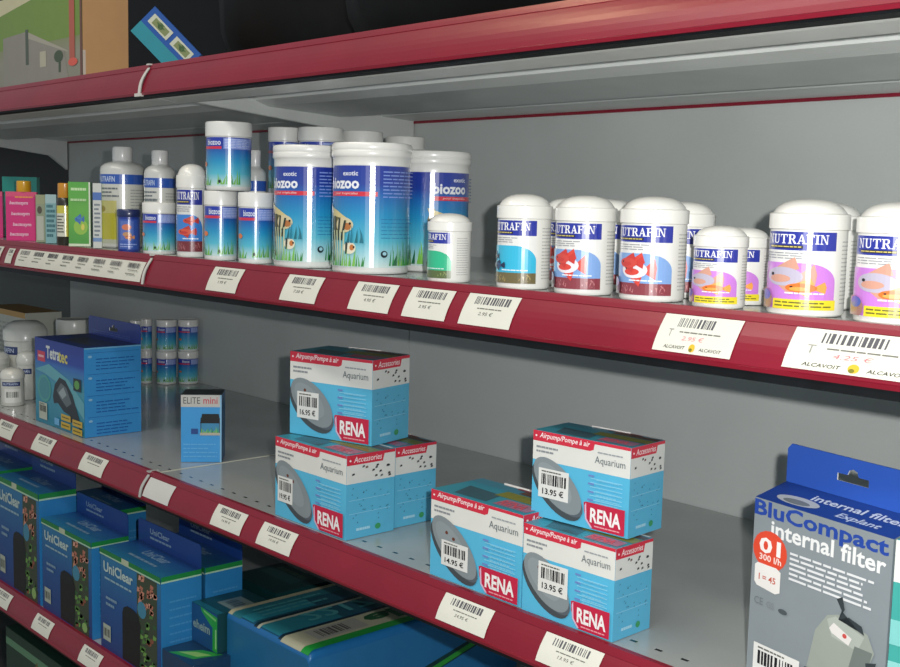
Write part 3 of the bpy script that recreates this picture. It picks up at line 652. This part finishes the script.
def elite_f(P):
    P.rect(0,0,1,.82,'#3f9cdc'); P.rect(0,.82,1,1,'#c3c2bc'); P.text('ELITE',.06,.87,.47,.965,'#4c5052',.0); P.text('mini',.55,.87,.9,.965,'#c84c5c',.01)
    P.rect(.48,.42,.96,.66,'#2a3c3c'); P.rect(.50,.44,.94,.58,'#3f8cb4'); P.weeds(.5,.94,.44,.1,9,3); P.poly([(.47,.58),(.97,.58),(.93,.72),(.52,.72)],'#12181a'); P.rect(.47,.40,.97,.44,'#b8b4a0')
    P.rect(.25,.42,.42,.50,'#264a8a'); P.lines(.06,.06,.9,.3,4,'#64b4e4',fill=.25); P.rect(.96,0,1,1,'#8ac0e0')
carton('lamp_carton', 'small blue carton with grey top band and picture of a lidded aquarium', 'carton', (-.001,.104), Z2, .0560, .050, .0955, 53, None, '#2c7cb8', elite_f, None, lambda P: P.rect(0,0,1,1,'#161e20'))

# stacked little tubs at the back
GT = 'little white-lidded tubs stacked at the back of the middle shelf'
for i, (x, y, r, lb) in enumerate(((-.6717,.386,.0200,'third'),(-.6525,.4235,.0203,'rightmost'),(-.699,.3565,.0115,'second'),(-.6705-.012,.325,.0105,'leftmost'))):
    h = .0655; a = view_angle(x,y)+radians(10 if i else -8)
    dup(s1, 'little blue tub with white lid, lower row, %s of the back stack' % lb, (x,y,Z2), a, (r/.021,r/.021,h/.0855), GT)
    dup(s1, 'little blue tub with white lid, upper row, %s of the back stack' % lb, (x,y,Z2+h), a, (r/.021,r/.021,(h-.002)/.0855), GT)

# white dome jars at the far left
def white_jar(label, x, y, r, h, pic=None, flat=False, edge=30):
    t = thing('food_jar', label, 'jar', (x,y,Z2), view_angle(x,y)+radians(edge), 'white jars at left of the middle shelf')
    rb = r*.95
    m = MB(); m.lathe([(rb*.94,0),(rb,.002),(rb,h*.76),(rb*.9,h*.77)], '#d4d5cd'); m.build('body', PLASTIC, t)
    m = MB()
    if flat: m.lathe([(r*.97,h*.74),(r,h*.75),(r,h*.97),(r*.95,h),(r*.9,h-.001),(.0001,h-.001)], '#dadbd3')
    else: m.lathe([(r*.97,h*.72),(r,h*.73),(r,h*.86),(r*.95,h*.88),(r*.85,h*.94),(r*.6,h*.985),(.0001,h)], '#dadbd3')
    m.build('lid', PLASTIC, t)
    m = MB(); W = rb*2.; f = cyl_map(rb,0.); P = Print(m, lambda u,v,h_: f(u-W, h*.08+v, h_+.0001), rb*.12, None, W, h*.62, 0)
    P.rect(0,0,1,1,'#cfd0c8'); P.rect(.05,.74,.9,.92,'#26386c'); P.text('NUTRAFIN',.12,.78,.8,.88,'#b8c4dc')
    if pic: P.rect(.2,.02,.95,.62,'#e2e3dd'); P.bars(.28,.25,.88,.5,'#70746f',7,16)
    m.build('label', LABEL, t)
white_jar('big white dome-lid jar behind the small ones beside pump carton', -.7428, .13, .0399, .1338, edge=-10)
white_jar('big white flat-lidded tub behind the pump carton with hang tab', -.7328, .222, .0340, .1325, flat=True)
white_jar('small white dome jar with barcode label at front left of middle shelf', -.6063, .05, .0206, .0659, pic=True, edge=50)
white_jar('middle-sized white dome jar squeezed against the pump carton', -.6536, .095, .0180, .0872, edge=40)
white_jar('medium white dome jar cut by the left photo edge, middle shelf', -.728, .066, .0260, .080, edge=30)
def yb_f(P): P.rect(0,.9,1,1,'#c8962c'); P.lines(.05,.1,.95,.8,8,'#aeb0a4')
carton('food_carton', 'white carton with orange-yellow top band behind the big white jar', 'carton', (-1.00,.235), Z2, .22, .08, .1200, 0, None, '#c9cabd', yb_f, top=lambda P: P.rect(0,0,1,1,'#b8862c'))

# ---- BluCompact box at the right
def blu_front(P):
    P.rect(0,0,1,1,'#868f94')
    P.text('BluCompact', .0,.885,.975,.995,'#22459c',.028); P.text('internal filter', .14,.815,.965,.905,'#e6e8e8',.022)
    P.ell(.14,.735,.135,.105,'#dc4a30'); P.text('01', .055,.715,.225,.80,'#f2ece8',.03); P.text('300 l/h', .06,.675,.235,.71,'#f2dcd4',.02)
    P.poly([(.05,.655),(.2,.655),(.235,.64),(.235,.53),(.2,.515),(.05,.53),(.03,.55),(.03,.64)], '#e8e6e2'); P.text('I = 45', .065,.565,.2,.60,'#c45a48',.02)
    P.lines(.30,.615,.93,.775,6,'#dde0e2',fill=.45,ragged=.22,seed=4)
    P.text('CE', .04,.43,.11,.47,'#6c7478',0); P.text('GS', .14,.43,.2,.465,'#7a8286',0); P.ell(.27,.44,.035,.014,'#4c5458')
    # filter drawing
    P.poly([(.52,.42),(.60,.52),(.68,.545),(.88,.50),(.93,.42),(.88,.30),(.78,-.0),(.44,-.0),(.47,.2)], '#98a098')
    P.poly([(.60,.50),(.66,.53),(.86,.48),(.82,.40),(.64,.42)], '#aab2aa'); P.poly([(.80,.42),(.92,.42),(.86,.2),(.78,0),(.66,0),(.74,.2)], '#6f7874')
    P.poly([(.68,.52),(.72,.58),(.70,.64),(.66,.62),(.70,.57),(.82,.50),(.86,.49),(.84,.53),(.75,.55)], '#343c40')
    P.poly([(.62,.46),(.65,.495),(.78,.45),(.76,.41),(.64,.44)], '#dedcd8'); P.ell(.73,.45,.015,.012,'#c8504c'); P.poly([(.88,.36),(.95,.38),(.94,.33),(.89,.32)],'#343c40')
    for i in range(7): P.put([(.46,.20-i*.028),(.50,.205-i*.028),(.50,.215-i*.028),(.46,.21-i*.028)], '#3c4444'); P.put([(.64,.16-i*.028),(.70,.17-i*.028),(.70,.18-i*.028),(.64,.17-i*.028)], '#3c4444')
    P.k += 1
def blu_top(P):
    P.rect(0,0,1,1,'#1f3f8c'); P.text('internal filter', .3,.5,.96,.75,'#c8d2e4',.02); P.text('Explant', .56,.1,.86,.36,'#b8c6e0',.02,.2); P.ell(.26,.3,.16,.18,'#aeb4bc'); P.ell(.26,.25,.1,.1,'#70787c')
bl = carton('filter_carton', 'tall grey and blue internal filter carton with orange 01 circle', 'carton', (1.0235,.0085), Z2, .1285, .034, .146, -12, None, '#7c868c', blu_front, None, blu_top, .0090)
hang_tab(bl, '#2a56b4', .1285, .034, .155, .031, True)
sticker(bl, .1285, .146, .06, .02, .42, .22, '13.95 €', 12)
def teal2(P):
    P.rect(0,0,1,1,'#3fa098'); P.rect(0,.80,1,1,'#d8dcd8'); P.bars(.1,.84,.6,.94,'#30343a',5); P.text('13.95 €',.1,.76,.5,.82,'#26262a'); P.rect(.0,.5,.1,.62,'#7cc4c0'); P.rect(.1,.2,.6,.56,'#8a9498'); P.rect(0,.3,.1,.42,'#86c8c4')
carton('filter_carton', 'teal and white carton cut by the right photo edge', 'carton', (1.131,.012), Z2, .105, .05, .147, 3, None, '#3fa098', teal2)

# ================================================================== LOWEST SHELF
def uni_front(P):
    P.grad(0,0,1,1,[(0,'#1c3c7c'),(.5,'#1f5290'),(1,'#2a78a4')])
    P.rect(.62,0,.94,.93,'#3a4634')
    R = random.Random(8)
    for i in range(60):
        u, v = R.uniform(.62,.90), R.uniform(0.02,.9); c = R.choice(('#c88a74','#b0705c','#d8a08c') if v > .58 else ('#4c7a3a','#2f5a34','#88503c','#6a9a4a','#2a3c2c')); P.put([(u,v),(u+.05,v+.01),(u+.06,v+.04),(u+.01,v+.05)], c)
    P.k += 1; P.ell(.70,.60,.07,.08,'#3f84a0'); P.ell(.86,.08,.05,.05,'#8fb46a')
    P.poly([(.38,.02),(.66,.02),(.68,.44),(.62,.54),(.46,.56),(.38,.48)], '#0b0f14'); P.ell(.52,.5,.13,.06,'#10161c')
    P.text('UniClear', .06,.78,.56,.885,'#b8cCc8',.03); P.lines(.08,.70,.54,.74,1,'#8fb0c0',fill=.5,ragged=.05)
    P.lines(.1,.44,.3,.56,2,'#7c9cb4'); P.rect(.05,.10,.18,.26,'#aeb6a8'); P.bars(.06,.14,.17,.22,'#303830',3,10)
    P.rect(0,.955,1,1,'#1a7a3c'); P.rect(0,.94,1,.955,'#a8ccb0'); P.rect(.38,.945,.5,1,'#b4c0a4')
def uni_side(P): P.rect(0,0,1,1,'#2f86c4'); P.rect(0,.955,1,1,'#1f8a44'); P.rect(0,.94,1,.955,'#b4dcc0'); P.lines(.2,.2,.9,.8,8,'#4c9ad0',fill=.2)
def uni_top(P): P.grad(0,0,1,1,[(0,'#2878a0'),(1,'#1c4a90')]); P.text('UniClear', .34,.5,.72,.78,'#86a4bc',.02); P.lines(.3,.2,.75,.36,1,'#7ea0b8',fill=.5,ragged=.1)
def uni_tab(P): P.text('UniClear', .2,.5,.52,.75,'#9ab0c4',.02); P.lines(.2,.25,.55,.4,1,'#8aa4bc',fill=.6,ragged=.1)
GU = 'dark blue uniform filter cartons on the lowest shelf'
u2 = carton('aquarium_filter_carton', 'dark blue filter carton with green edge, middle one of the front row', 'carton', (-.203,.004), Z3, .178, .060, .1505, 0, GU, '#2f86c4', uni_front, uni_side, uni_top)
hang_tab(u2, '#1f4690', .178, .060, .1505, .034, False, uni_tab)
dup(u2, 'dark blue filter carton with green edge, rightmost of the front row', (.0085,.004,Z3), 0, (1.02,1.04,1.01))
dup(u2, 'dark blue filter carton behind the rightmost front one', (.0095,.072,Z3), 0, (1.0,1.0,1.01))
dup(u2, 'taller dark blue filter carton at left end of the front row', (-.392,.004,Z3), 0, (.97,1.05,1.235))
dup(u2, 'dark blue filter carton behind the middle front one', (-.33,.10,Z3), 0, (.9,1.0,1.03))
dup(u2, 'tall dark blue filter carton cut by the left photo edge', (-.585,.015,Z3), 0, (.97,1.1,1.235))

# heap of big filter packs
def g1_front(P):
    P.rect(0,0,1,1,'#1c4c7c'); P.poly([(.35,1),(1,.92),(1,.62),(.78,.62),(.4,.88)],'#2f9a3c'); P.poly([(.45,.96),(.95,.86),(.95,.8),(.5,.9)],'#7cc46a'); P.rect(.82,.02,1,.8,'#259a34'); P.rect(.92,.1,.97,.6,'#8fc88a'); P.text('eheim',.06,.38,.72,.62,'#8aa09a',.03)
def g1_top(P): P.rect(0,0,1,1,'#16464c'); P.rect(.35,.3,.95,.75,'#7a8a84'); P.bars(.45,.4,.85,.62,'#3c4844',3,12); P.rect(0,0,1,.12,'#1f6a78')
carton('media_carton', 'small dark blue carton with green corner resting on another, beside big blue pack', 'carton', (.0780,.050), Z3+.0545, .067, .085, .0545, 0, 'filter media cartons', '#16464c', g1_front, None, g1_top)
def g0_top(P): P.rect(0,0,1,1,'#173a5c'); P.poly([(.2,.0),(.75,.1),(.9,.4),(.5,.3)],'#2f9a3c'); P.poly([(.3,.08),(.7,.16),(.8,.3),(.5,.22)],'#8fc46a')
carton('media_carton', 'small dark blue carton with green stripe, lower of the pair by big blue pack', 'carton', (.0915,.004), Z3, .080, .130, .0535, 0, 'filter media cartons', '#173a5c', None, None, g0_top)
def g5_top(P): P.rect(0,0,1,1,'#123a3c'); P.rect(.1,.2,.8,.7,'#244f50'); P.lines(.15,.3,.75,.6,3,'#5a8a78',fill=.5); P.rect(0,.8,1,.9,'#5c7a54')
carton('media_carton', 'dark green carton lying behind the small dark blue ones', 'carton', (.055,.160), Z3, .115, .20, .108, 0, 'filter media cartons', '#123a3c', None, None, g5_top)
def big_pack():
    w, d, h = .189, .37, .114; r = .010
    t = thing('canister_filter_carton', 'big blue carton lying flat with beige and green printed band, partly under the rail', 'carton', (.272,.062,Z3), 0)
    m = MB(); n = 6
    # rounded front-top and right-top edges: arc profile swept
    prof = [(-w, 0), (0, 0), (0, h-r)]+[(-r+r*cos(a), h-r+r*sin(a)) for a in [pi/2*i/n for i in range(1, n+1)]]+[(-w, h)]
    def ring(y, ins=0., top=0.): return [(x if x <= -w+1e-6 else x-0*ins, y, z-(top if z > h*.5 else 0)) for x, z in prof]
    rows = []
    for i in range(n+1):
        a = pi/2*i/n; rows.append(ring(r-r*cos(a)+.0, 0, r-r*sin(a)))
    rows[0] = ring(0, 0, r); rows.append(ring(d))
    m.grid(rows, '#1b6aa6', True); m.face(ring(0, 0, r)[::-1], '#1b6490'); m.face(ring(d), '#1b6aa6')
    def f(u, v, k):                    # v along the depth, wrapping down over the front edge for v < r*pi/2
        v -= .012
        if v >= r: y, z = v, h
        else:
            a = min((r-v)/r, pi/2); y, z = r-r*sin(a), h-r+r*cos(a)
            if (r-v)/r > pi/2: z -= (r-v)-r*pi/2
        return (-w+u, y-(k if v < r*.3 else 0), z+(k if v >= r*.3 else k*.5))
    class PP(Print): pass
    P = Print(m, lambda u, v, k: f(v, u, k), .003, (0,1,0,1), d, w-.0)   # u = depth, v = across
    P.rect(.04,.0,1,.62,'#1c5466'); P.rect(.045,.03,.32,.3,'#2a8494'); P.rect(.045,.38,.32,.62,'#2a7e8c')
    P.rect(.035,.0,1,.05,'#b5b090'); P.rect(.035,.05,.5,.16,'#26707c'); P.rect(.035,.33,1,.37,'#0e2c38'); P.rect(.035,.37,.5,.40,'#b0b4a0')
    P.rect(.035,.63,1,.665,'#0e2c38'); P.rect(.03,.665,1,.90,'#b9b79c'); P.rect(.03,.90,1,.985,'#1f9a3c')
    P.rect(.12,.69,.34,.87,'#a4a49a'); P.bars(.15,.72,.28,.84,'#50504c',4,14)
    P.text('eheim', .36,.70,.92,.87,'#1c5a34',.04); P.text('2217', .2,.4,.5,.56,'#4c9aa0',.02); P.lines(.1,.1,.4,.28,3,'#48969c')
    P2 = Print(m, lambda u, v, k: (k+.0001, u, v), None, (0,1,0,1), d, h)
    P2.rect(.0,.0,1,.9,'#2470a6'); P2.poly([(.3,.1),(1,.62),(1,.74),(.3,.25)],'#0e3a3c'); P2.poly([(.32,.12),(1,.65),(1,.71),(.32,.19)],'#2f9a3c')
    m.build('carton_body', PRINT, t); return t
big_pack()

# bottom shelf glimpse
def bt(P):
    P.rect(0,.86,1,.92,'#5c8a6a'); R = random.Random(3)
    for i in range(40): u, v = R.random()*.9, R.random()*.8; P.put([(u,v),(u+.08,v+.02),(u+.05,v+.09)], R.choice(('#1c5a3c','#2c6a34','#6a5a2c','#1c3c4c')))
carton('pond_carton', 'dark green patterned carton on the base shelf under the lowest rail', 'carton', (-.30,.012), Z4+.0005, .26, .20, .215, 0, None, '#14382c', bt)

# ================================================================== TOP OF THE CANOPY
def picture(P):
    P.grad(0,0,1,1,[(0,'#8a8878'),(.3,'#8f8d7e'),(.5,'#7f8a58'),(1,'#6f8a34')])
    P.rect(0,.45,1,1,'#72903a'); P.poly([(.0,.72),(.7,.95),(.7,1),(0,1)],'#c8c4a0')
    P.poly([(.35,0),(.35,.58),(.56,.80-.2),(.86,.34),(.9,0)],'#8d8a80'); P.poly([(.56,.60),(.88,.33),(.9,.30),(.56,.53)],'#a7a394')
    P.rect(.55,.25,.575,.62,'#4c5648'); P.rect(.67,.20,.72,.36,'#b4b09c'); P.ell(.82,.28,.035,.06,'#3f5034'); P.rect(.82,.12,.835,.25,'#3f5034')
    P.rect(.905,.2,.945,1,'#b05a48'); P.ell(.93,.2,.035,.04,'#d85a48'); P.rect(.985,0,1,1,'#6c4438')
pb = carton('picture_box', 'large brown box with printed garden picture on its front, top shelf', 'box', (-.269,.03), ZT, .46, .073, .15, 0, None, '#c08a56', picture, lambda P: (P.rect(0,0,1,1,'#cfa070'), P.rect(0,0,.06,.3,'#d8c8b8')))
def leaf(P):
    P.rect(0,0,1,1,'#1f55a4'); P.rect(0,0,.42,1,'#2a8c9c')
    for a, b, c in ((.08,.45,'#c8ccb8'),(.52,.92,'#c8ccb8')): P.rect(.55,a,.86,b,c); P.rect(.6,a+.05,.8,b-.06,'#7f8a5c'); P.fish(.7,(a+b)/2,.2,.12,'#3c5a34','#4c6a3c')
t = thing('leaflet_box', 'thin blue and teal packet tilted over, in front of black bags on top shelf', 'packet', (-.112,.066,ZT+.0135), 0)
m = MB(); m.box(-.025,0,0,.025,.012,.094,'#1f55a4'); leaf(Print(m, lambda u,v,k: (-.025+u,-k,v), None, (0,1,0,1), .050, .094)); m.build('carton_body', PRINT, t, smooth=False)
_a = -rr; _n = Vector((-fw.x, -fw.y, 0)).normalized(); _r = Vector((-_n.y, _n.x, 0)); _k = .7071
_X = (_r+Vector((0,0,1)))*_k; _Z = (-_r+Vector((0,0,1)))*_k; _Y = -_n
_o = Vector((-.148,.10,.2985)) - _Z*.047
t.matrix_world = Matrix(((_X.x,_Y.x,_Z.x,_o.x),(_X.y,_Y.y,_Z.y,_o.y),(_X.z,_Y.z,_Z.z,_o.z),(0,0,0,1)))
def black_bag(label, loc, sx, sy, sz, seed):
    R = random.Random(seed); m = MB(); rows = []; n = 18; k = 32
    ph = [R.uniform(0, 6.28) for _ in range(8)]
    for i in range(n+1):
        b = -pi/2+pi*i/n; row = []
        for j in range(k):
            a = 2*pi*j/k; c = abs(cos(b))**.5; q = 1+.05*sin(3*a+ph[0]+2*b)+.035*sin(7*a+ph[1]+4*b)+.02*sin(13*a+ph[2]-5*b)
            sq = (abs(cos(a))**4+abs(sin(a))**4)**-.25
            row.append((sx*c*q*sq*cos(a), sy*c*min(q,1.03)*sq*sin(a), sz*(1+math.copysign(abs(sin(b))**.6, sin(b)))*(1 if i < n*.5 else q)))
        rows.append(row)
    m.grid(rows, '#060607', True); o = m.build('black_bag', BLACK); o.location = loc; tag(o, label, 'bag', 'black plastic bags on the top shelf')
black_bag('black plastic bag filling the top shelf behind the blue packet', (-.03,.315,ZT), .20, .11, .13, 1)
black_bag('black plastic bag on top shelf right of the blue packet', (.40,.24,ZT), .2, .12, .11, 5)

for o in bpy.data.objects:
    if 'dims' in o.keys(): del o['dims']
